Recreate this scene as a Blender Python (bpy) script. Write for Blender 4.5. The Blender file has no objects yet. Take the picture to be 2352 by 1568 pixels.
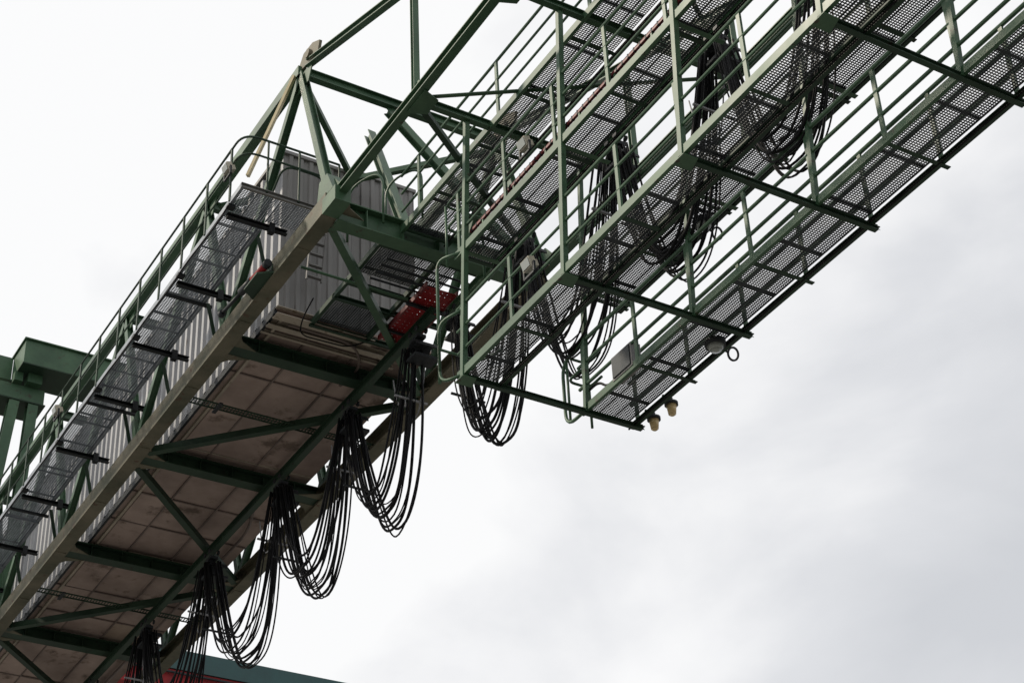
import bpy, math, random, bmesh
from mathutils import Vector, Matrix
random.seed(7)
H=14.0
CAMZ=1.7
def T(x,y,z): return Vector((H*x,H*y,CAMZ+H*z))
scene=bpy.context.scene
COL=scene.collection

# ---------------- materials ----------------
def mat(name,c1,c2,rough=0.5,metal=0.0,scale=2.0,c3=None,spots=0.62,stretch=(1,1,1),bump=0.0,fine=30,spec=.5):
    m=bpy.data.materials.new(name); m.use_nodes=True
    nt=m.node_tree; n=nt.nodes; l=nt.links
    b=n['Principled BSDF']
    tc=n.new('ShaderNodeTexCoord'); mp=n.new('ShaderNodeMapping'); mp.inputs['Scale'].default_value=stretch
    l.new(tc.outputs['Object'],mp.inputs['Vector'])
    no=n.new('ShaderNodeTexNoise'); no.inputs['Scale'].default_value=scale; no.inputs['Detail'].default_value=6
    no.inputs['Roughness'].default_value=0.65
    l.new(mp.outputs[0],no.inputs['Vector'])
    r=n.new('ShaderNodeValToRGB'); r.color_ramp.elements[0].position=.35; r.color_ramp.elements[1].position=.68
    r.color_ramp.elements[0].color=(*c1,1); r.color_ramp.elements[1].color=(*c2,1)
    l.new(no.outputs['Fac'],r.inputs[0])
    out=r.outputs[0]
    if c3:
        n2=n.new('ShaderNodeTexNoise'); n2.inputs['Scale'].default_value=fine*.2; n2.inputs['Detail'].default_value=8
        n2.inputs['Roughness'].default_value=.7
        l.new(mp.outputs[0],n2.inputs['Vector'])
        r2=n.new('ShaderNodeValToRGB'); r2.color_ramp.elements[0].position=spots; r2.color_ramp.elements[1].position=spots+.08
        l.new(n2.outputs['Fac'],r2.inputs[0])
        mx=n.new('ShaderNodeMix'); mx.data_type='RGBA'
        l.new(r2.outputs[0],mx.inputs[0]); l.new(out,mx.inputs[6]); mx.inputs[7].default_value=(*c3,1)
        out=mx.outputs[2]
    l.new(out,b.inputs['Base Color'])
    rr=n.new('ShaderNodeMapRange'); rr.inputs[3].default_value=max(0,rough-.12); rr.inputs[4].default_value=min(1,rough+.18)
    l.new(no.outputs['Fac'],rr.inputs[0]); l.new(rr.outputs[0],b.inputs['Roughness'])
    b.inputs['Metallic'].default_value=metal
    b.inputs['Specular IOR Level'].default_value=spec
    if bump:
        bp=n.new('ShaderNodeBump'); bp.inputs['Strength'].default_value=bump; bp.inputs['Distance'].default_value=.01
        n3=n.new('ShaderNodeTexNoise'); n3.inputs['Scale'].default_value=fine
        l.new(tc.outputs['Object'],n3.inputs['Vector']); l.new(n3.outputs['Fac'],bp.inputs['Height']); l.new(bp.outputs[0],b.inputs['Normal'])
    return m
M={}
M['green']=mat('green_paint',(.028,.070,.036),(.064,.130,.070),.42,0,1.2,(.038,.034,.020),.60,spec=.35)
M['greend']=mat('green_paint_dark',(.013,.030,.018),(.028,.058,.034),.5,0,1.0,(.020,.017,.011),.6,spec=.25)  # darker tone of the same green, with brown spots
M['dusty']=mat('dusty_green_paint',(.062,.066,.040),(.175,.155,.110),.6,0,.9,(.085,.052,.032),.58,bump=.2,spec=.3)
M['galv']=mat('galvanised_steel',(.14,.16,.19),(.25,.28,.32),.5,.2,3,(.09,.09,.10),.66)
M['grate']=mat('perforated_steel',(.026,.030,.033),(.058,.066,.072),.5,.2,3,spec=.3)
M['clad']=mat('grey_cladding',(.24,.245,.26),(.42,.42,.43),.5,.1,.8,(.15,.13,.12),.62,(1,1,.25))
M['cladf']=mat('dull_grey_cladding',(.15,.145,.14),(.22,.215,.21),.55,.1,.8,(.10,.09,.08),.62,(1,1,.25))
M['panel']=mat('stained_floor_panel',(.21,.155,.135),(.46,.355,.31),.7,0,.42,(.13,.092,.072),.55,bump=.15,fine=4)
M['panelb']=mat('patched_floor_panel',(.26,.195,.155),(.42,.33,.26),.7,0,.6,(.16,.11,.08),.56,bump=.15,fine=5)
M['seam']=mat('panel_seam',(.11,.085,.075),(.20,.155,.135),.7,0,1.5)
M['cream']=mat('cream_steel',(.28,.245,.195),(.44,.38,.31),.6,0,1.5,(.14,.10,.06),.6)
M['red']=mat('red_paint',(.18,.007,.009),(.30,.014,.017),.55,0,2,(.07,.010,.009),.58,spec=.3)
M['redd']=mat('dark_red_paint',(.10,.008,.010),(.17,.014,.016),.5,0,2,(.05,.012,.010),.6)
M['cable']=mat('black_rubber',(.004,.004,.005),(.009,.009,.010),.6,0,4,spec=.15)
M['hose']=mat('grey_hose',(.22,.22,.23),(.34,.34,.35),.5,0,4)
M['lampw']=mat('beige_lamp_housing',(.30,.28,.22),(.48,.44,.35),.4,0,4)
M['yellow']=mat('amber_lens',(.50,.36,.16),(.62,.48,.26),.3,0,8)
M['dark']=mat('dark_steel',(.014,.016,.018),(.032,.036,.040),.5,.2,3,spec=.25)
M['teal']=mat('teal_paint',(.010,.050,.052),(.018,.075,.075),.45,0,1)
M['glint']=mat('rod_painted_sun_glint',(.50,.42,.25),(.65,.54,.34),.3,.2,2)  # warm sun glint painted into the hanger rod's base colour
M['ground']=mat('harbour_concrete',(.10,.10,.095),(.17,.165,.155),.85,0,.05,(.06,.06,.06),.62,fine=4)
def glassy():
    m=bpy.data.materials.new('lamp_glass'); m.use_nodes=True; b=m.node_tree.nodes['Principled BSDF']
    b.inputs['Base Color'].default_value=(.3,.32,.3,1); b.inputs['Roughness'].default_value=.1
    return m
M['glass']=glassy()

# ---------------- mesh builder ----------------
class MB:
    def __init__(s): s.v=[]; s.f=[]
    def prism(s,p1,p2,prof,up=Vector((0,0,1))):
        p1=Vector(p1);p2=Vector(p2); d=(p2-p1).normalized(); up=Vector(up)
        if abs(d.dot(up))>.98: up=Vector((0,1,0))
        if abs(d.dot(up))>.98: up=Vector((1,0,0))
        sd=d.cross(up).normalized(); u=sd.cross(d)
        b=len(s.v); n=len(prof)
        for p in (p1,p2):
            for a,c in prof: s.v.append(p+sd*a+u*c)
        for i in range(n):
            j=(i+1)%n; s.f.append((b+i,b+j,b+n+j,b+n+i))
        s.f.append(tuple(b+i for i in reversed(range(n)))); s.f.append(tuple(b+n+i for i in range(n)))
        return s
    def box(s,p1,p2,w,h,up=(0,0,1)):
        return s.prism(p1,p2,[(-w/2,-h/2),(w/2,-h/2),(w/2,h/2),(-w/2,h/2)],Vector(up))
    def ibeam(s,p1,p2,w,h,tf=.02,tw=.012,up=(0,0,1)):
        a=w/2;b=h/2;t=tw/2
        return s.prism(p1,p2,[(-a,-b),(a,-b),(a,-b+tf),(t,-b+tf),(t,b-tf),(a,b-tf),(a,b),(-a,b),(-a,b-tf),(-t,b-tf),(-t,-b+tf),(-a,-b+tf)],Vector(up))
    def chan(s,p1,p2,w,h,t=.012,up=(0,0,1),flip=1):
        a=w/2*flip;b=h/2;t2=t*flip
        pr=[(-a,-b),(a,-b),(a,-b+t),(-a+t2,-b+t),(-a+t2,b-t),(a,b-t),(a,b),(-a,b)]
        if flip<0: pr=pr[::-1]
        return s.prism(p1,p2,pr,Vector(up))
    def angle(s,p1,p2,w,h,t=.01,up=(0,0,1)):
        return s.prism(p1,p2,[(-w/2,-h/2),(w/2,-h/2),(w/2,-h/2+t),(-w/2+t,-h/2+t),(-w/2+t,h/2),(-w/2,h/2)],Vector(up))
    def tube(s,p1,p2,r,n=8):
        return s.prism(p1,p2,[(r*math.cos(2*math.pi*i/n),r*math.sin(2*math.pi*i/n)) for i in range(n)])
    def cone(s,p1,p2,r1,r2,n=14):
        p1=Vector(p1);p2=Vector(p2); d=(p2-p1).normalized(); up=Vector((0,0,1))
        if abs(d.dot(up))>.9: up=Vector((0,1,0))
        sd=d.cross(up).normalized(); u=sd.cross(d); b=len(s.v)
        for p,r in ((p1,r1),(p2,r2)):
            for i in range(n):
                a=2*math.pi*i/n; s.v.append(p+sd*r*math.cos(a)+u*r*math.sin(a))
        for i in range(n):
            j=(i+1)%n; s.f.append((b+i,b+j,b+n+j,b+n+i))
        s.f.append(tuple(b+i for i in reversed(range(n)))); s.f.append(tuple(b+n+i for i in range(n)))
        return s
    def sweep(s,pts,r,n=6,closed=False):
        pts=[Vector(p) for p in pts]; b=len(s.v); m=len(pts); ref=None
        for k,p in enumerate(pts):
            if closed: d=(pts[(k+1)%m]-pts[k-1]).normalized()
            else: d=(pts[min(k+1,m-1)]-pts[max(k-1,0)]).normalized()
            if ref is None:
                ref=Vector((0,0,1)) if abs(d.z)<.8 else Vector((1,0,0))
            sd=d.cross(ref).normalized(); u=sd.cross(d).normalized(); ref=u
            for i in range(n):
                a=2*math.pi*i/n; s.v.append(p+sd*r*math.cos(a)+u*r*math.sin(a))
        for k in range(m if closed else m-1):
            k2=(k+1)%m
            for i in range(n):
                j=(i+1)%n; s.f.append((b+k*n+i,b+k*n+j,b+k2*n+j,b+k2*n+i))
        if not closed:
            s.f.append(tuple(b+i for i in reversed(range(n)))); s.f.append(tuple(b+(m-1)*n+i for i in range(n)))
        return s
    def plate(s,pts,t,nrm):
        nrm=Vector(nrm).normalized(); b=len(s.v); n=len(pts)
        for o in (-t/2,t/2):
            for p in pts: s.v.append(Vector(p)+nrm*o)
        for i in range(n):
            j=(i+1)%n; s.f.append((b+i,b+j,b+n+j,b+n+i))
        s.f.append(tuple(b+i for i in reversed(range(n)))); s.f.append(tuple(b+n+i for i in range(n)))
        return s
    def bx(s,x0,x1,y0,y1,z0,z1):
        return s.box(Vector(((x0+x1)/2,y0,(z0+z1)/2)),Vector(((x0+x1)/2,y1,(z0+z1)/2)),abs(x1-x0),abs(z1-z0))
def roundpath(pts,r=.15,seg=5):
    pts=[Vector(p) for p in pts]; out=[pts[0]]
    for i in range(1,len(pts)-1):
        a=(pts[i-1]-pts[i]); c=(pts[i+1]-pts[i]); rr=min(r,a.length*.45,c.length*.45)
        A=pts[i]+a.normalized()*rr; C=pts[i]+c.normalized()*rr
        for k in range(seg+1):
            t=k/seg; out.append(A*(1-t)**2+pts[i]*2*t*(1-t)+C*t*t)
    out.append(pts[-1]); return out

class Thing:
    def __init__(s,name,label,cat,base,group=None):
        s.o=bpy.data.objects.new(name,None); COL.objects.link(s.o); s.base=Vector(base); s.o.location=s.base
        s.o.empty_display_size=.3
        s.o['label']=label; s.o['category']=cat
        if group: s.o['group']=group
        s.parts=[]
    def part(s,name,mb,m,smooth=False,label=None,parent=None,kind=None):
        me=bpy.data.meshes.new(name); me.from_pydata([v-s.base for v in mb.v],[],mb.f); me.validate()
        bm=bmesh.new(); bm.from_mesh(me); bmesh.ops.recalc_face_normals(bm,faces=bm.faces); bm.to_mesh(me); bm.free()
        me.materials.append(M[m])
        if smooth:
            for p in me.polygons: p.use_smooth=len(p.vertices)==4
        o=bpy.data.objects.new(name,me); COL.objects.link(o); o.parent=parent or s.o
        if label: o['label']=label
        if kind: o['kind']=kind
        s.parts.append(o); return o

XL,XR=.700,.975
ZB,ZT=1.303,1.574
# ---------------- BOOM TRUSS ----------------
bt=Thing('boom_truss','green steel box truss boom of a harbour crane','crane boom',T(XL,1.46,ZB))
def P(name,mb,m='green',**k): return bt.part(name,mb,m,**k)
bc=P('bottom_chord',MB().box(T(XL,1.455,ZB),T(XL,3.1,ZB),.26,.34),'dusty',label='dust-covered lower chord')
bc2=P('bottom_chord',MB().ibeam(T(XR,1.455,ZB),T(XR,3.1,ZB),.26,.34,.03,.02),'dusty')
P('forward_chord',MB().ibeam(T(XL,1.46,ZB+.004),T(XL,.5,ZB+.004),.14,.16,.018,.014))
P('forward_chord',MB().ibeam(T(XR,1.46,ZB+.004),T(XR,.5,ZB+.004),.14,.16,.018,.014))
for x in (XL,XR):
    P('top_chord',MB().box(T(x,1.545,ZT),T(x,3.1,ZT),.17,.20))
    P('inclined_top_chord',MB().ibeam(T(x,1.53,ZT),T(x,.80,ZT-.384*.73),.12,.13,.014,.010))
    for k in range(6):
        yb=1.46+.29*k; yt=1.545+.29*k
        P('diagonal_brace',MB().ibeam(T(x,yt,ZT-.006),T(x,yb,ZB+.012),.14,.13,.014,.012,(1,0,0)))
        P('diagonal_brace',MB().ibeam(T(x,yt,ZT-.006),T(x,yb+.285,ZB+.012),.14,.13,.014,.012,(1,0,0)))
        P('gusset_plate',MB().plate([T(x,yb-.028,ZB+.01),T(x,yb+.032,ZB+.01),T(x,yb+.018,ZB+.032),T(x,yb-.010,ZB+.032)],.02,(1,0,0)))
        P('gusset_plate',MB().plate([T(x,yt-.03,ZT-.006),T(x,yt+.03,ZT-.006),T(x,yt+.012,ZT-.03),T(x,yt-.018,ZT-.03)],.02,(1,0,0)))
    g=MB()
    g.plate([T(x,1.56,ZT+.004),T(x,1.50,ZT-.006),T(x,1.495,ZT+.010),T(x,1.515,ZT+.022),T(x,1.54,ZT+.024)],.05,(1,0,0))
    g.tube(T(x-.006,1.522,ZT+.008),T(x+.006,1.522,ZT+.008),.09,12)
    P('apex_lug',g,'dusty')
    for y in (1.262,1.075,.9):
        P('forward_post',MB().ibeam(T(x,y,ZB+.008),T(x,y,ZT-.384*(1.53-y)-.004),.10,.09,.012,.01,(0,1,0)))
    for k in range(10):
        y=1.53+.16*k
        P('splice_plate',MB().box(T(x,y,ZB-.0125),T(x,y+.012,ZB-.0125),.20,.012),'dusty',parent=bc if x==XL else bc2)
for k in range(6):
    y=1.46+.29*k; h=.42 if k==0 else .27
    zc=ZB-.002 if k==0 else ZB+.002
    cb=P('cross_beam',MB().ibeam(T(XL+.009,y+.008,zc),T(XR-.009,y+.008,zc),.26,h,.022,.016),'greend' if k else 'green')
    for j in range(5):
        xx=XL+.045+.046*j
        P('stiffener',MB().box(T(xx,y+.0,zc),T(xx,y+.016,zc),.014,h-.046),'greend' if k else 'green',parent=cb)
    for xs,sg in ((XL,1),(XR,-1)):
        for dy in (-1,1):
            P('haunch_plate',MB().plate([T(xs+sg*.008,y+.008+dy*.036,ZB-.0075),T(xs+sg*.008,y+.008+dy*.0095,ZB-.0075),T(xs+sg*.04,y+.008+dy*.0095,ZB-.0075),T(xs+sg*.03,y+.008+dy*.015,ZB-.0075),T(xs+sg*.017,y+.008+dy*.022,ZB-.0075)],.018,(0,0,1)),'dusty')
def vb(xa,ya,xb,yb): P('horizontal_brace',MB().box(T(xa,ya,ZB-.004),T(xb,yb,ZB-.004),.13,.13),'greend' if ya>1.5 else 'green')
vb(XL+.012,1.485,XR-.012,1.745)
vb(XL+.012,2.03,XR-.012,1.775); vb(XL+.012,2.07,XR-.012,2.32)
vb(XL+.012,2.61,XR-.012,2.35); vb(XL+.012,2.65,XR-.012,2.9)
for k in range(6):
    y=1.545+.29*k
    P('top_cross_beam',MB().ibeam(T(XL+.007,y,ZT-.002),T(XR-.007,y,ZT-.002),.13,.18,.015,.012))
P('top_brace',MB().box(T(XL+.008,1.56,ZT-.002),T(XR-.01,1.82,ZT-.002),.10,.10))
P('top_brace',MB().box(T(XR-.008,1.56,ZT-.012),T(XL+.01,1.82,ZT-.012),.10,.10))
P('portal_leg',MB().ibeam(T(.82,1.60,ZT-.01),T(.80,1.475,ZB+.02),.15,.15,.014,.012,(0,1,0)))
P('portal_leg',MB().ibeam(T(.82,1.55,ZT-.01),T(XR-.01,1.475,ZB+.02),.14,.14,.014,.012,(0,1,0)))
P('platform_hanger',MB().box(T(.692,1.552,ZT-.006),T(.654,1.592,1.425),.07,.05),'glint',label='slanting hanger rod with sun glint painted into its colour')
FR=[1.290,1.106,.922,.738,.554]
for y in FR:
    P('forward_cross_beam',MB().ibeam(T(XL+.006,y-.026,ZB+.002),T(XR-.006,y-.026,ZB+.002),.10,.12,.012,.01))
P('forward_brace',MB().box(T(XL+.007,1.27,ZB+.004),T(XR-.008,1.455,ZB+.004),.09,.09),'greend')
P('forward_brace',MB().angle(T(XL+.007,1.258,ZB+.004),T(XR-.008,1.085,ZB+.004),.07,.07))
P('forward_brace',MB().angle(T(XL+.007,.90,ZB+.004),T(XR-.008,1.075,ZB+.004),.07,.07))
P('forward_brace',MB().angle(T(XL+.007,.89,ZB+.004),T(XR-.008,.715,ZB+.004),.07,.07))
for y in (1.262,1.08):
    P('gusset_plate',MB().plate([T(XL,y-.02,ZB-.003),T(XL,y+.02,ZB-.003),T(XL+.02,y+.012,ZB-.003),T(XL+.02,y-.012,ZB-.003)],.015,(0,0,1)))
    P('gusset_plate',MB().plate([T(XL,y-.014,ZB+.007),T(XL,y+.014,ZB+.007),T(XL,y+.008,ZB+.02),T(XL,y-.008,ZB+.02)],.02,(1,0,0)))
g=MB(); g.box(T(XL,1.462,ZB-.004),T(XL,1.43,ZB-.004),.27,.28); g.plate([T(XL-.0,1.44,ZB+.01),T(XL,1.48,ZB+.01),T(XL,1.475,ZB+.04),T(XL,1.455,ZB+.04)],.22,(1,0,0))
P('end_node',g,'green')

# ---------------- WALKWAYS ----------------
def deckmesh(x0,x1,y0,y1,z,py=.036,pxx=.042,wy=.0145,wx=.011):
    g=MB(); X0,X1,Y0,Y1,Z=H*x0,H*x1,H*y0,H*y1,CAMZ+H*z
    n=int((Y1-Y0)/py)
    for i in range(n+1):
        y=Y0+i*py; w_=wy if i%27 else .045
        g.bx(X0,X1,y-w_/2,y+w_/2,Z-.003,Z+.003)
    W=X1-X0; m=max(3,round(W/pxx))
    for j in range(m+1):
        x=X0+j*W/m; w=wx if j%6 else .026
        g.bx(x-w/2,x+w/2,Y0,Y1,Z-.005,Z+.005)
    return g
def rails(g,x,y0,y1,z,posts,ht=1.1,n=3,r=.024,pw=.06):
    for i in range(n):
        zz=z+ht/H*(1-i/n*1.0)
        g.tube(T(x,y0,zz),T(x,y1,zz),r if i==0 else r*.85,8)
    for y in posts: g.box(T(x,y,z),T(x,y,z+ht/H-.0015),pw,pw*.55,(1,0,0))
def walkway(label,x0,x1,y0,y1,z,railx,bearers,over=.0,edge=.12,deckmat='grate',steel='green',posts=None,n=3,edgemat=None,r=.024):
    w=Thing('access_walkway',label,'walkway',T((x0+x1)/2,y1,z),'perforated steel access walkways on the crane')
    w.part('deck',deckmesh(x0+.003,x1-.003,y0,y1,z+.006),deckmat)
    w.part('edge_beam',MB().chan(T(x0,y0,z),T(x0,y1,z),.055,edge,.01,flip=1),edgemat or steel)
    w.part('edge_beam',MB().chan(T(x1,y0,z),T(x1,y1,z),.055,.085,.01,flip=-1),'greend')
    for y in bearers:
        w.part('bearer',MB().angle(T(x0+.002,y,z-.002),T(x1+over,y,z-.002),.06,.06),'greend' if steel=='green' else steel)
    ps=posts if posts is not None else bearers
    for i,rx in enumerate(railx):
        g=MB(); rails(g,rx,y0,y1,z,ps,n=n,r=r); w.part('handrail',g,steel,smooth=False)
    g=MB(); g.sweep([T(x1-.004,y0+(y1-y0)*k/40,z-.003-.0012*abs(math.sin(k*.9))) for k in range(41)],.014,5); w.part('cable_run',g,'cable',smooth=True)
    return w
mids=[(FR[i]+FR[i+1])/2 for i in range(4)]
allb=sorted(FR+mids)
def hoop(xa,xb,y,z,hh=1.1):
    g=MB()
    for f in (1,.62):
        zz=z+hh*f/H
        g.sweep(roundpath([T(xa,y,zz),T(xa,y+.024,zz),T(xb,y+.024,zz),T(xb,y,zz)],.12),.021,8)
    for x in (xa,xb): g.tube(T(x,y+.024,z),T(x,y+.024,z+hh/H),.02,8)
    return g
w3=walkway('narrow green-framed perforated walkway hung below the boom on posts',.763,.807,.50,1.30,1.0,[.763],allb)
g=MB()
g.sweep(roundpath([T(.763,1.285,1.072),T(.752,1.318,1.072),T(.752,1.318,1.0),T(.763,1.292,.998)],.2),.024,8)
g.sweep(roundpath([T(.763,1.285,1.142),T(.752,1.318,1.150),T(.752,1.318,1.0)],.2),.024,8)
g.sweep(roundpath([T(.752,1.318,1.04),T(.80,1.318,1.04),T(.807,1.29,1.04)],.2),.02,8)
w3.part('end_rail',g,'green',smooth=True)
w2=walkway('upper perforated walkway with handrail beside a red cable duct',.763,.807,.50,1.298,1.144,[.763],allb)
w2.part('end_rail',hoop(.763,.807,1.292,1.144),'green',smooth=True)
w1=walkway('perforated walkway running inside the boom at chord level',.790,.848,.50,1.462,ZB,[.790],sorted(allb+[1.38,1.455]),posts=[.53,.71,.89,1.068,1.246,1.42])
g=MB()
for xx,yy in ((.80,1.462),(.765,1.49)):
    g.sweep(roundpath([T(xx-.02,yy+.02,ZB),T(xx-.02,yy+.02,ZB+.078),T(xx,yy-.03,ZB+.078),T(xx,yy-.03,ZB)],.35,8),.02,8)
w1.part('end_rail',g,'green',smooth=True)
w4=walkway('long outer perforated walkway with handrails on both sides',.905,.965,.50,1.30,1.0,[.904,.966],allb,over=.008,edge=.11,edgemat='green',r=.030)
g=hoop(.904,.93,1.296,1.0)
g.sweep(roundpath([T(.904,1.29,.998),T(.904,1.328,.998),T(.904,1.328,1.075),T(.904,1.29,1.078)],.3),.026,8)
w4.part('end_rail',g,'green',smooth=True)
w5=walkway('perforated walkway above the outer walkway under the boom chord',.916,.963,.50,1.30,1.144,[.916],allb,over=.004,edge=.09,edgemat='greend')
for i,y in enumerate(FR):
    hf=Thing('hanger_frame','green steel frame hanging walkways below the boom','steel frame',T(.763,y,1.0),'hanger frames under the boom')
    hf.part('hanger_post',MB().box(T(.7625,y,.995),T(.7625,y-.024,ZB+.004),.075,.075,(1,0,0)),'green')
    hf.part('hanger_post',MB().box(T(.9035,y,.995),T(.9035,y-.024,ZB+.004),.065,.065,(1,0,0)),'green')
    hf.part('tie_beam',MB().ibeam(T(.760,y,.9945),T(.970,y,.9945),.07,.08,.01,.008),'greend')
    hf.part('upper_tie',MB().angle(T(.764,y-.012,1.139),T(.815,y-.012,1.139),.07,.07),'green')
    hf.part('upper_tie',MB().angle(T(.905,y-.012,1.139),T(.965,y-.012,1.139),.07,.07),'green')
    hf.part('foot_plate',MB().plate([T(.757,y-.008,.9905),T(.772,y-.008,.9905),T(.776,y+.008,.9905),T(.757,y+.008,.9905)],.012,(0,0,1)),'green')
    hf.part('end_cleat',MB().plate([T(.969,y-.004,.990),T(.9705,y-.004,.990),T(.9705,y+.004,1.003),T(.969,y+.004,1.003)],.012,(1,0,0)),'greend')
rd=Thing('cable_duct','dark red painted cable duct along the walkway edge','cable duct',T(.768,1.27,1.163))
g=MB(); g.box(T(.768,.5,1.163),T(.768,1.275,1.163),.04,.05); du=rd.part('duct',g,'redd')
g=MB()
for k in range(80):
    y=.52+.0095*k; g.box(T(.768,y,1.163),T(.768,y+.0016,1.163),.05,.062)
rd.part('duct_clip',g,'dark',kind='stuff')
for y in [1.25-.06*i for i in range(12)]: rd.part('support_bracket',MB().box(T(.768,y,1.150),T(.768,y,1.161),.03,.03),'green')

wl=Thing('access_walkway','pale galvanised grating walkway bracketed off the lower chord','walkway',T(.654,1.547,1.369),'perforated steel access walkways on the crane')
wl.part('deck',deckmesh(.634,.678,1.55,3.0,1.372,py=.040,pxx=.045,wy=.017,wx=.012),'galv')
wl.part('deck',deckmesh(.682,.752,1.552,1.600,1.372,py=.040,pxx=.045,wy=.017,wx=.012),'galv')
wl.part('edge_beam',MB().chan(T(.630,1.547,1.369),T(.630,3.0,1.369),.05,.10,.01),'galv')
wl.part('edge_beam',MB().chan(T(.680,1.61,1.369),T(.680,3.0,1.369),.05,.08,.01,flip=-1),'galv')
wl.part('edge_beam',MB().chan(T(.628,1.547,1.369),T(.752,1.547,1.369),.05,.09,.01),'cladf')
rb=random.Random(3)
for i in range(10):
    y=1.60+.145*i+rb.uniform(-.008,.008)
    wl.part('bracket',MB().chan(T(.632,y,1.361),T(.708,y,1.361),.08,.08,.01),'dark')
    wl.part('bracket_foot',MB().box(T(.688,y,1.354),T(.688,y,1.368),.10,.10),'dark')
    wl.part('bearer',MB().angle(T(.63,y+.0725,1.366),T(.682,y+.0725,1.366),.04,.04),'galv')
    if i%2:
        o=rb.uniform(.022,.045)
        wl.part('bracket',MB().box(T(.629,y+o,1.3635),T(.629+rb.uniform(.045,.072),y+o,1.3635),.05,.05),'dark')
    wl.part('clamp',MB().box(T(.627,y-.012,1.364),T(.636,y-.012,1.364),.12,.05),'dark')
    wl.part('support_frame',MB().angle(T(.697,y+.03,1.312),T(.684,y+.03,1.366),.07,.07,.01,(0,1,0)),'greend')
wl.part('cable_run',MB().sweep([T(.627+.0008*math.sin(k*.9),1.58+.02*k,1.362-.0025*abs(math.sin(k*.43))) for k in range(70)],.014,5),'cable',smooth=True)
g=MB(); rails(g,.628,1.58,3.0,1.369,[1.58+.0725*i for i in range(0,20)],n=3,r=.02,pw=.05)
g.sweep(roundpath([T(.628,1.60,1.447),T(.628,1.547,1.447),T(.752,1.547,1.447)],.3,7),.02,8)
g.sweep(roundpath([T(.628,1.60,1.421),T(.628,1.547,1.421),T(.752,1.547,1.421)],.3,7),.018,8)
for x in (.66,.70,.752): g.tube(T(x,1.547,1.37),T(x,1.547,1.447),.02,8)
g.sweep(roundpath([T(.69,1.60,1.42),T(.69,1.57,1.44),T(.75,1.57,1.44),T(.75,1.60,1.38)],.3,7),.02,8)
wl.part('handrail',g,'greend')

# ---------------- MACHINERY HOUSE ----------------
mh=Thing('machinery_house','grey corrugated machinery house inside the boom truss','machine house',T(.745,1.69,1.32))
def corr(fixed,a0,a1,z0,z1,axis,pitch=.20,dep=.035,sg=-1):
    g=MB(); pr=[]; a=H*a0; A1=H*a1
    while a<A1:
        for q,d in ((0,0),(.45,0),(.55,dep),(.9,dep)): pr.append((min(a+pitch*q,A1),d))
        a+=pitch
    Z0,Z1=CAMZ+H*z0,CAMZ+H*z1
    for aa,d in pr:
        p=(H*fixed+sg*d,aa) if axis=='y' else (aa,H*fixed+sg*d)
        g.v+=[Vector((*p,Z0)),Vector((*p,Z1))]
    for i in range(len(pr)-1): g.f.append((2*i,2*i+1,2*i+3,2*i+2))
    return g
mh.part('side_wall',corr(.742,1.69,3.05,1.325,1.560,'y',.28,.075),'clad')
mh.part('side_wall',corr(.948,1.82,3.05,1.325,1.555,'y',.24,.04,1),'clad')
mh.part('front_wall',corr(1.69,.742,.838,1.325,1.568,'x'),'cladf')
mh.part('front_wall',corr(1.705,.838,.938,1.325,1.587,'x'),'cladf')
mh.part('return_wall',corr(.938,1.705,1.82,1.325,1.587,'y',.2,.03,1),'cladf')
g=MB(); g.bx(H*.737,H*.8375,H*1.686,H*1.80,CAMZ+H*1.568,CAMZ+H*1.568+.07); g.bx(H*.8378,H*.941,H*1.701,H*1.82,CAMZ+H*1.5872,CAMZ+H*1.5872+.07); g.bx(H*.739,H*.950,H*1.8205,H*3.06,CAMZ+H*1.560,CAMZ+H*1.560+.05); mh.part('roof',g,'cladf')
g=MB(); g.bx(H*.739,H*.9515,H*1.688,H*3.06,CAMZ+H*1.322,CAMZ+H*1.322+.05); fp=mh.part('floor_panel',g,'panel',label='stained pinkish-brown floor panels seen from below')
for x in (.800,.868):
    mh.part('floor_joist',MB().box(T(x,1.70,1.3207),T(x,3.05,1.3207),.03,.038),'seam',parent=fp)
mh.part('floor_joist',MB().box(T(.752,1.70,1.3195),T(.752,3.05,1.3195),.05,.07),'cream',parent=fp)
ys=[1.725]
while ys[-1]<3.0: ys.append(ys[-1]+random.choice([.085,.11,.14]))
for k,yy in enumerate(ys):
    mh.part('floor_rib',MB().box(T(.742,yy,1.3209),T(.950,yy,1.3209),.028,.030),'seam' if k%3 else 'cream',parent=fp)
rp=random.Random(11)
for k in range(len(ys)-1):
    for (xa,xb) in ((.757,.7985),(.8015,.8665),(.8695,.945)):
        if rp.random()<.40:
            z=1.3206-rp.uniform(0,.0006)
            mh.part('patch_sheet',MB().plate([T(xa,ys[k]+.002,z),T(xb,ys[k]+.002,z-.0002),T(xb,ys[k+1]-.002,z),T(xa,ys[k+1]-.002,z+.0002)],.006,(0,0,1)),rp.choice(['panel','panelb']),parent=fp)
for k in range(5):
    y=1.75+.29*k
    mh.part('floor_bearer',MB().chan(T(.738,y+.03,1.3175),T(.95,y+.03,1.3175),.10,.10,.01),'greend')
mh.part('sill_beam',MB().chan(T(.738,1.69,1.318),T(.87,1.69,1.318),.2,.16,.014),'cream')
mh.part('sill_beam',MB().chan(T(.738,1.712,1.316),T(.90,1.712,1.316),.12,.12,.014),'cream')
mh.part('sill_beam',MB().chan(T(.738,1.732,1.317),T(.92,1.732,1.317),.05,.07,.01),'cream')
mh.part('edge_sill',MB().box(T(.739,1.69,1.320),T(.739,3.05,1.320),.05,.12),'dark')
mh.part('drain_pipe',MB().sweep(roundpath([T(.90,1.72,1.316),T(.90,2.1,1.315),T(.93,2.2,1.315),T(.93,3.0,1.315)],.5,6),.03,8),'seam',smooth=True)
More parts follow.
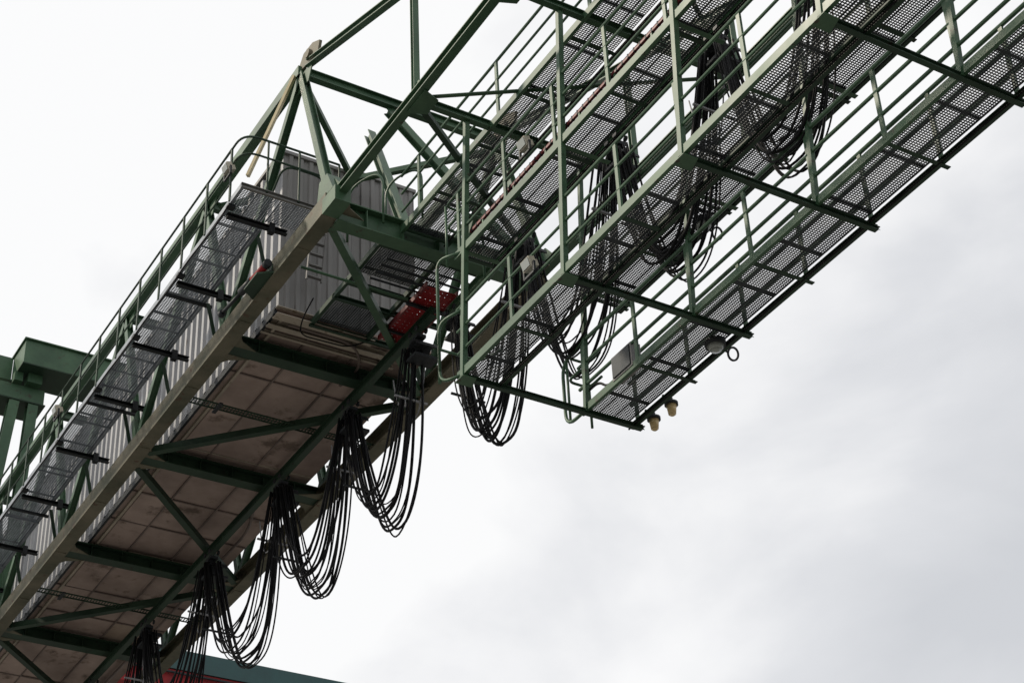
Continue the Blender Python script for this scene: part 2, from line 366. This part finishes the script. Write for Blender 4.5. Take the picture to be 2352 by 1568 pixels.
mh.part('drain_pipe',MB().sweep(roundpath([T(.76,1.70,1.312),T(.85,1.70,1.312),T(.88,1.74,1.312),T(.88,1.80,1.318)],.4,6),.028,8),'seam',smooth=True)

for y in (1.90,2.48):
    st=Thing('cable_tray','thin perforated green strut fixed under the truss','strut',T(.70,y-.015,1.30),'perforated struts')
    g=MB(); g.box(T(.705,y-.021,1.297),T(.97,y-.021,1.297),.012,.03); g.box(T(.705,y-.009,1.297),T(.97,y-.009,1.297),.012,.03)
    for i in range(60): g.box(T(.706+i*.0044,y-.0205,1.2975),T(.706+i*.0044,y-.0095,1.2975),.014,.02)
    st.part('channel',g,'greend')
    g=MB(); g.plate([T(.745,y-.03,1.293),T(.75,y-.03,1.293),T(.75,y-.005,1.293),T(.745,y-.005,1.293)],.03,(0,0,1)); st.part('clamp',g,'dark')

ep=Thing('service_platform','dark grated service platform at the machine house door','platform',T(.82,1.58,1.31))
ep.part('deck',deckmesh(.785,.858,1.625,1.683,1.318,wy=.020,wx=.015),'grate')
ep.part('deck',deckmesh(.80,.90,1.505,1.585,1.330,wy=.020,wx=.015),'grate')
for y in (1.505,1.588,1.622,1.685):
    ep.part('bearer',MB().chan(T(.782,y,1.312),T(.93,y,1.312),.06,.10,.01),'greend')
for x in (.785,.86): ep.part('edge_beam',MB().chan(T(x,1.50,1.314),T(x,1.69,1.314),.06,.10,.01),'greend')
g=MB(); g.tube(T(.72,1.58,1.306),T(.86,1.58,1.306),.025); ep.part('tie_bar',g,'green')
for i in range(4): ep.part('cable_conduit',MB().tube(T(.80,1.52+.014*i,1.306),T(.91,1.52+.014*i,1.306),.02),'dark')
ep.part('hanging_cable',MB().sweep(roundpath([T(.765,1.64,1.315),T(.765,1.67,1.304),T(.775,1.70,1.302),T(.84,1.70,1.304),T(.86,1.69,1.312)],.4,8),.013,6),'cable',smooth=True)
la=Thing('access_ladder','small grey steel ladder at the machine house front','ladder',T(.775,1.64,1.32))
for x in (.769,.789): la.part('stringer',MB().box(T(x,1.67,1.365),T(x,1.655,1.45),.02,.05,(0,1,0)),'cladf')
for i in range(5): la.part('tread',MB().box(T(.769,1.67-.002*i,1.37+.016*i),T(.789,1.67-.002*i,1.37+.016*i),.07,.02),'cladf')
rt=Thing('safety_screen','red steel screen hung under the boom behind girders','screen',T(.88,1.6,1.299))
rt.part('panel',deckmesh(.865,.903,1.540,1.660,1.3000,py=.09,pxx=.09,wy=.074,wx=.070),'red')
rt.part('frame',MB().box(T(.8635,1.538,1.302),T(.8635,1.662,1.302),.03,.09),'redd')
rt.part('frame',MB().box(T(.9045,1.538,1.302),T(.9045,1.662,1.302),.03,.09),'redd')
rt.part('hanger',MB().box(T(.856,1.575,1.296),T(.91,1.575,1.296),.05,.05),'dark')
rt.part('hanger',MB().box(T(.856,1.635,1.296),T(.91,1.635,1.296),.04,.04),'dark')

bf=Thing('hydraulic_buffer','compact dark buffer with short red cylinder on a bracket','buffer',T(.683,1.62,1.300))
g=MB(); g.cone(T(.6815,1.592,1.302),T(.6785,1.622,1.2999),.060,.060)
bf.part('cylinder_body',g,'red',smooth=True)
g=MB(); g.cone(T(.6785,1.622,1.2999),T(.6757,1.648,1.2983),.068,.068); g.cone(T(.6757,1.648,1.298),T(.6712,1.690,1.2948),.03,.03); g.cone(T(.6712,1.690,1.2948),T(.6708,1.696,1.2945),.06,.06); g.cone(T(.6819,1.585,1.3024),T(.6815,1.592,1.302),.072,.072); bf.part('rod',g,'dark',smooth=True)
g=MB(); g.plate([T(.674,1.600,1.2945),T(.692,1.588,1.2945),T(.692,1.650,1.2945),T(.674,1.636,1.2945)],.03,(0,0,1))
g.plate([T(.6905,1.592,1.293),T(.6905,1.643,1.293),T(.6905,1.643,1.308),T(.6905,1.592,1.308)],.03,(1,0,0)); bf.part('bracket',g,'greend')

# ---------------- FESTOON ----------------
ft=Thing('festoon_track','dark green festoon rail under the boom','rail',T(.90,1.5,1.28))
ft.part('track_beam',MB().ibeam(T(.905,.5,1.288),T(.905,1.56,1.288),.11,.15,.014,.01),'green')
ft.part('track_beam',MB().ibeam(T(.887,1.565,1.288),T(.887,3.0,1.288),.12,.17,.014,.01),'greend')
def trolley(x,y,z):
    t=Thing('cable_trolley','black festoon cable trolley with curved saddle','trolley',T(x,y,z),'festoon cable trolleys')
    g=MB(); g.box(T(x,y-.010,z-.006),T(x,y+.010,z-.006),.16,.06)
    ca=t.part('carriage',g,'dark')
    for s in (-1,1):
        for q in (-1,1): t.part('wheel',MB().cone(T(x+s*.006,y+q*.008,z+.003),T(x+s*.0075,y+q*.008,z+.003),.05,.05,10),'dark',parent=ca)
    g=MB()
    for k in range(7):
        a0=math.pi*k/7; a1=math.pi*(k+1)/7
        g.box(T(x+.006,y-.011*math.cos(a0),z-.020+.009*math.sin(a0)),T(x+.006,y-.011*math.cos(a1),z-.020+.009*math.sin(a1)),.40,.02,(0,0,1))
    g.box(T(x,y,z-.008),T(x,y,z-.014),.1,.1)
    t.part('saddle',g,'dark')
    t.part('clamp',MB().box(T(x-.010,y,z-.034),T(x+.022,y,z-.034),.30,.05),'dark')
def loop(x,y0,y1,z,sag,nc=16,hose=False,skew=-.010):
    lp=Thing('festoon_cable_loop','hanging loop of black festoon cables','cable loop',T(x,(y0+y1)/2,z-sag),'festoon cable loops')
    span=y1-y0
    skg=skew+random.uniform(-.004,.004)
    sagv=sag*random.uniform(.98,1.02)
    for i in range(nc):
        q=i/(nc-1)
        xo=-.014+.040*q+random.uniform(-.003,.003)
        sg=sagv*(.85+.15*q+random.uniform(-.05,.025))
        ins=.014+random.uniform(-.009,.008); p=2.6+random.uniform(-.5,.4); sk=skg+random.uniform(-.006,.006)
        if i%7==3: sg*=.82; sk+=.008
        wob=random.uniform(-.0018,.0018); ph=random.uniform(0,6.28)
        pts=[]
        for k in range(37):
            s=-1+2*k/36; s=math.copysign(abs(s)**.75,s)
            en=1-abs(s)**4
            yy=(y0+y1)/2+s*(span/2-ins) + sk*(1-s*s)+wob*math.sin(4*s+ph)*en
            zz=z-.016-sg*(1-abs(s)**p)
            pts.append(T(x+xo*(.5+.5*en)+wob*1.3*math.sin(5*s+ph*2)*en,yy,zz))
        lp.part('cable',MB().sweep(pts,random.choice([.012,.015,.018,.023]),6),'cable',smooth=True)
    for s,dz,m in ((-.86,0,'hose'),(.80,-.03,'dark')):
        zc=z-.018-sag*.95*(1-abs(s)**2.5)+dz
        lp.part('spreader_bar',MB().box(T(x-.016,(y0+y1)/2+s*(span/2-.01),zc),T(x+.028,(y0+y1)/2+s*(span/2-.01),zc),.035,.03),m)
    nh=2 if hose else 1
    for h in range(nh):
        pts=[]; off=random.uniform(.03,.05); dp=random.uniform(.05,.085); wd=random.uniform(.025,.035)
        for k in range(21):
            s=-1+2*k/20
            pts.append(T(x+.022-.012*h,(y0+off)+s*wd,z-.02-dp*(1-abs(s)**2.5)))
        lp.part('grey_hose',MB().sweep(pts,.011,6),'hose',smooth=True)
near=[1.545,1.385,1.200,1.020,.850]
for y in near: trolley(.905,y,1.278)
for a,b in zip(near[1:],near[:-1]): loop(.898,a,b,1.278,.209,skew=.013)
far=[1.605,1.785,1.99,2.225,2.47,2.71,2.95]
for y in far: trolley(.887,y,1.278)
for a,b in zip(far[:-1],far[1:]): loop(.882,a,b,1.278,.206,hose=True)

# ---------------- small equipment ----------------
def flood(x,y,z,lab='beige floodlight clamped to the walkway handrail'):
    t=Thing('floodlight',lab,'floodlight',T(x,y,z),'floodlights on the walkways')
    g=MB(); c=T(x,y,z)
    g.box(c+Vector((-.05,0,.0)),c+Vector((.04,0,.03)),.20,.15); g.box(c+Vector((.04,0,.03)),c+Vector((.10,0,.05)),.13,.09); t.part('housing',g,'lampw')
    g=MB(); g.box(c+Vector((-.062,0,-.003)),c+Vector((-.051,0,0)),.17,.12); t.part('lens',g,'glass')
    g=MB(); g.box(c+Vector((0,-.12,0)),c+Vector((0,-.12,-.16)),.03,.03); g.box(c+Vector((0,.12,0)),c+Vector((0,.12,-.16)),.03,.03); g.box(c+Vector((0,-.12,-.16)),c+Vector((0,.12,-.16)),.03,.03); t.part('bracket',g,'dark')
flood(.757,1.150,1.178); flood(.757,1.155,1.036); flood(.622,1.575,1.41); flood(.622,2.16,1.41)
def siglamp(x,y,z):
    t=Thing('signal_lamp','pale amber signal lamp hanging from the walkway edge','signal lamp',T(x,y,z),'amber lamps under the walkway')
    c=T(x,y,z)
    g=MB(); g.cone(c+Vector((0,0,0)),c+Vector((0,0,-.04)),.10,.10); g.cone(c,c+Vector((0,0,.08)),.03,.03); t.part('base',g,'dark',smooth=True)
    g=MB(); g.cone(c+Vector((0,0,-.04)),c+Vector((0,0,-.19)),.075,.055); g.cone(c+Vector((0,0,-.19)),c+Vector((0,0,-.21)),.055,.03); t.part('lens',g,'yellow',smooth=True)
    g=MB(); g.box(c+Vector((0,0,.08)),c+Vector((-.14,0,.08)),.03,.03); t.part('arm',g,'dark')
siglamp(.978,1.248,1.003); siglamp(.978,1.279,1.003)
def ring(x,y,z):
    t=Thing('lifting_ring','steel ring fixed to the walkway edge','ring',T(x,y,z),'rings on the walkway edge')
    c=T(x,y,z); g=MB(); g.sweep([c+Vector((.085*math.cos(a),-.03*math.sin(a),.085*math.sin(a))) for a in [2*math.pi*i/20 for i in range(20)]],.016,6,closed=True); t.part('hoop',g,'dark',smooth=True)
    t.part('hook',MB().sweep(roundpath([c+Vector((-.08,0,0)),c+Vector((-.16,0,.03)),c+Vector((-.26,0,.05))],.05),.018,6),'dark',smooth=True)
ring(.979,1.145,1.0); ring(.975,1.14,1.142)
jb=Thing('junction_box','grey electrical junction box on the walkway','junction box',T(.91,1.215,1.01))
g=MB(); c=T(.908,1.205,1.014); g.box(c,c+Vector((0,.48,0)),.16,.38); cab=jb.part('cabinet',g,'cladf')
g=MB(); g.box(c+Vector((-.09,.03,0)),c+Vector((-.09,.45,0)),.02,.32); jb.part('door',g,'grate',parent=cab)
g=MB(); g.sweep(roundpath([c+Vector((0,.48,-.1)),c+Vector((0,.73,-.1)),c+Vector((0,.93,.1)),c+Vector((0,1.3,.1))],.15),.02,6); jb.part('conduit',g,'cable',smooth=True)
def dome(x,y,z):
    t=Thing('bulkhead_lamp','round dark bulkhead lamp fixed under the grating','bulkhead lamp',T(x,y,z),'bulkhead lamps under the walkways')
    c=T(x,y,z)
    t.part('housing',MB().cone(c,c+Vector((0,0,-.08)),.15,.14),'dark',smooth=True)
    g=MB(); g.cone(c+Vector((0,0,-.08)),c+Vector((0,0,-.14)),.12,.08); g.cone(c+Vector((0,0,-.14)),c+Vector((0,0,-.155)),.08,.02); t.part('lens',g,'glass',smooth=True)
dome(.950,1.135,.999); dome(.950,1.13,1.142)

pg=Thing('portal_girder','green box girder of the crane portal above the boom','girder',T(.8,2.65,1.78))
g=MB(); g.box(T(.683,2.63,1.797),T(1.0,2.63,1.797),.9,.66); pg.part('girder',g,'green')
g=MB(); g.box(T(.680,2.63,1.822),T(1.0,2.63,1.822),1.02,.03); pg.part('flange',g,'green')
g=MB(); g.box(T(.681,2.63,1.772),T(1.0,2.63,1.772),1.02,.03); pg.part('flange',g,'greend')
g=MB(); g.box(T(.664,2.66,1.797),T(.664,3.3,1.797),.5,.62); pg.part('side_girder',g,'green')
g=MB(); g.box(T(.56,2.66,1.738),T(.735,2.66,1.738),.7,.42); pg.part('lower_girder',g,'green')
g=MB(); g.box(T(.56,2.66,1.7215),T(.737,2.66,1.7215),.85,.03); pg.part('flange',g,'greend')
pg.part('strut',MB().box(T(.712,2.63,1.771),T(.712,2.63,1.754),.34,.3,(0,1,0)),'green')
pg.part('strut',MB().box(T(.685,2.63,1.771),T(.685,2.63,1.754),.2,.2,(0,1,0)),'green')
pg.part('leg',MB().ibeam(T(.717,2.64,1.72),T(.714,2.66,1.35),.24,.24,.02,.015,(0,1,0)),'green')
pg.part('leg',MB().ibeam(T(.685,2.64,1.72),T(.655,2.66,1.30),.24,.24,.03,.02,(0,1,0)),'green')
tg=Thing('cross_girder','teal and red box girder of the crane behind the boom','girder',T(1.4,3.4,1.65))
g=MB(); g.box(T(1.15,3.45,1.700),T(1.95,3.45,1.700),1.2,.62); tg.part('girder',g,'teal')
g=MB(); g.box(T(1.15,3.45,1.655),T(1.52,3.45,1.655),1.1,.62); tg.part('red_web',g,'red')
g=MB(); g.box(T(1.15,3.405,1.668),T(1.52,3.405,1.668),.06,.05); tg.part('rib',g,'dark')

# ---------------- ground ----------------
me=bpy.data.meshes.new('ground'); s=6000
me.from_pydata([(-s,-s,0),(s,-s,0),(s,s,0),(-s,s,0)],[],[(0,1,2,3)]); me.materials.append(M['ground'])
go=bpy.data.objects.new('ground',me); COL.objects.link(go); go['kind']='structure'; go['label']='wide concrete harbour yard ground'; go['category']='ground'

# ---------------- world ----------------
sunv=Vector((-.62,.45,.72)).normalized()
w=bpy.data.worlds.new('World'); scene.world=w; w.use_nodes=True
nt=w.node_tree; n=nt.nodes; l=nt.links; n.clear()
out=n.new('ShaderNodeOutputWorld'); mix=n.new('ShaderNodeMixShader')
b1=n.new('ShaderNodeBackground'); b2=n.new('ShaderNodeBackground')
sky=n.new('ShaderNodeTexSky'); sky.sky_type='NISHITA'; sky.sun_disc=False
sky.sun_elevation=math.asin(sunv.z); sky.sun_rotation=math.atan2(sunv.x,sunv.y)
l.new(sky.outputs[0],b1.inputs[0]); b1.inputs[1].default_value=.12
tc=n.new('ShaderNodeTexCoord')
dot=n.new('ShaderNodeVectorMath'); dot.operation='DOT_PRODUCT'; l.new(tc.outputs['Generated'],dot.inputs[0]); dot.inputs[1].default_value=(-.415,.082,.223)
mp=n.new('ShaderNodeMapping'); mp.inputs['Scale'].default_value=(1,1,1.7); mp.inputs['Location'].default_value=(3.1,1.7,.4); l.new(tc.outputs['Generated'],mp.inputs[0])
no=n.new('ShaderNodeTexNoise'); no.inputs['Scale'].default_value=5.2; no.inputs['Detail'].default_value=7; no.inputs['Roughness'].default_value=.48; no.inputs['Distortion'].default_value=.3
l.new(mp.outputs[0],no.inputs['Vector'])
m1=n.new('ShaderNodeMath'); m1.operation='MULTIPLY_ADD'; l.new(dot.outputs['Value'],m1.inputs[0]); m1.inputs[1].default_value=3.3; m1.inputs[2].default_value=-.12
m2=n.new('ShaderNodeMath'); m2.operation='MULTIPLY_ADD'; l.new(no.outputs['Fac'],m2.inputs[0]); m2.inputs[1].default_value=1.75; l.new(m1.outputs[0],m2.inputs[2])
cr=n.new('ShaderNodeValToRGB'); e=cr.color_ramp.elements
e[0].position=.02; e[0].color=(.65,.665,.695,1); e[1].position=.80; e[1].color=(1,1,1,1)
x=e.new(.36); x.color=(.765,.775,.80,1); x=e.new(.62); x.color=(.92,.922,.932,1)
l.new(m2.outputs[0],cr.inputs[0]); l.new(cr.outputs[0],b2.inputs[0]); b2.inputs[1].default_value=1.0
mix.inputs[0].default_value=.96
l.new(b1.outputs[0],mix.inputs[1]); l.new(b2.outputs[0],mix.inputs[2]); l.new(mix.outputs[0],out.inputs[0])
sd=bpy.data.lights.new('sun','SUN'); sd.energy=3.2; sd.angle=math.radians(3); sd.color=(1,.90,.75)
so=bpy.data.objects.new('sun',sd); COL.objects.link(so); so.rotation_euler=sunv.to_track_quat('Z','Y').to_euler(); so.location=(0,0,60)

# ---------------- camera ----------------
cd=bpy.data.cameras.new('camera'); cd.lens=36*4280/2352; cd.sensor_width=36; cd.clip_end=20000; cd.clip_start=.1
co=bpy.data.objects.new('camera',cd); COL.objects.link(co)
cx=Vector((.8588,-.5105,-.0433)).normalized(); cz=Vector((-.4416,-.6949,-.5676)).normalized(); cy=cz.cross(cx).normalized(); cx=cy.cross(cz)
co.matrix_world=Matrix((( cx.x,cy.x,cz.x,0),(cx.y,cy.y,cz.y,0),(cx.z,cy.z,cz.z,CAMZ),(0,0,0,1)))
scene.camera=co
scene.view_settings.view_transform='Standard'; scene.view_settings.look='None'; scene.view_settings.exposure=0
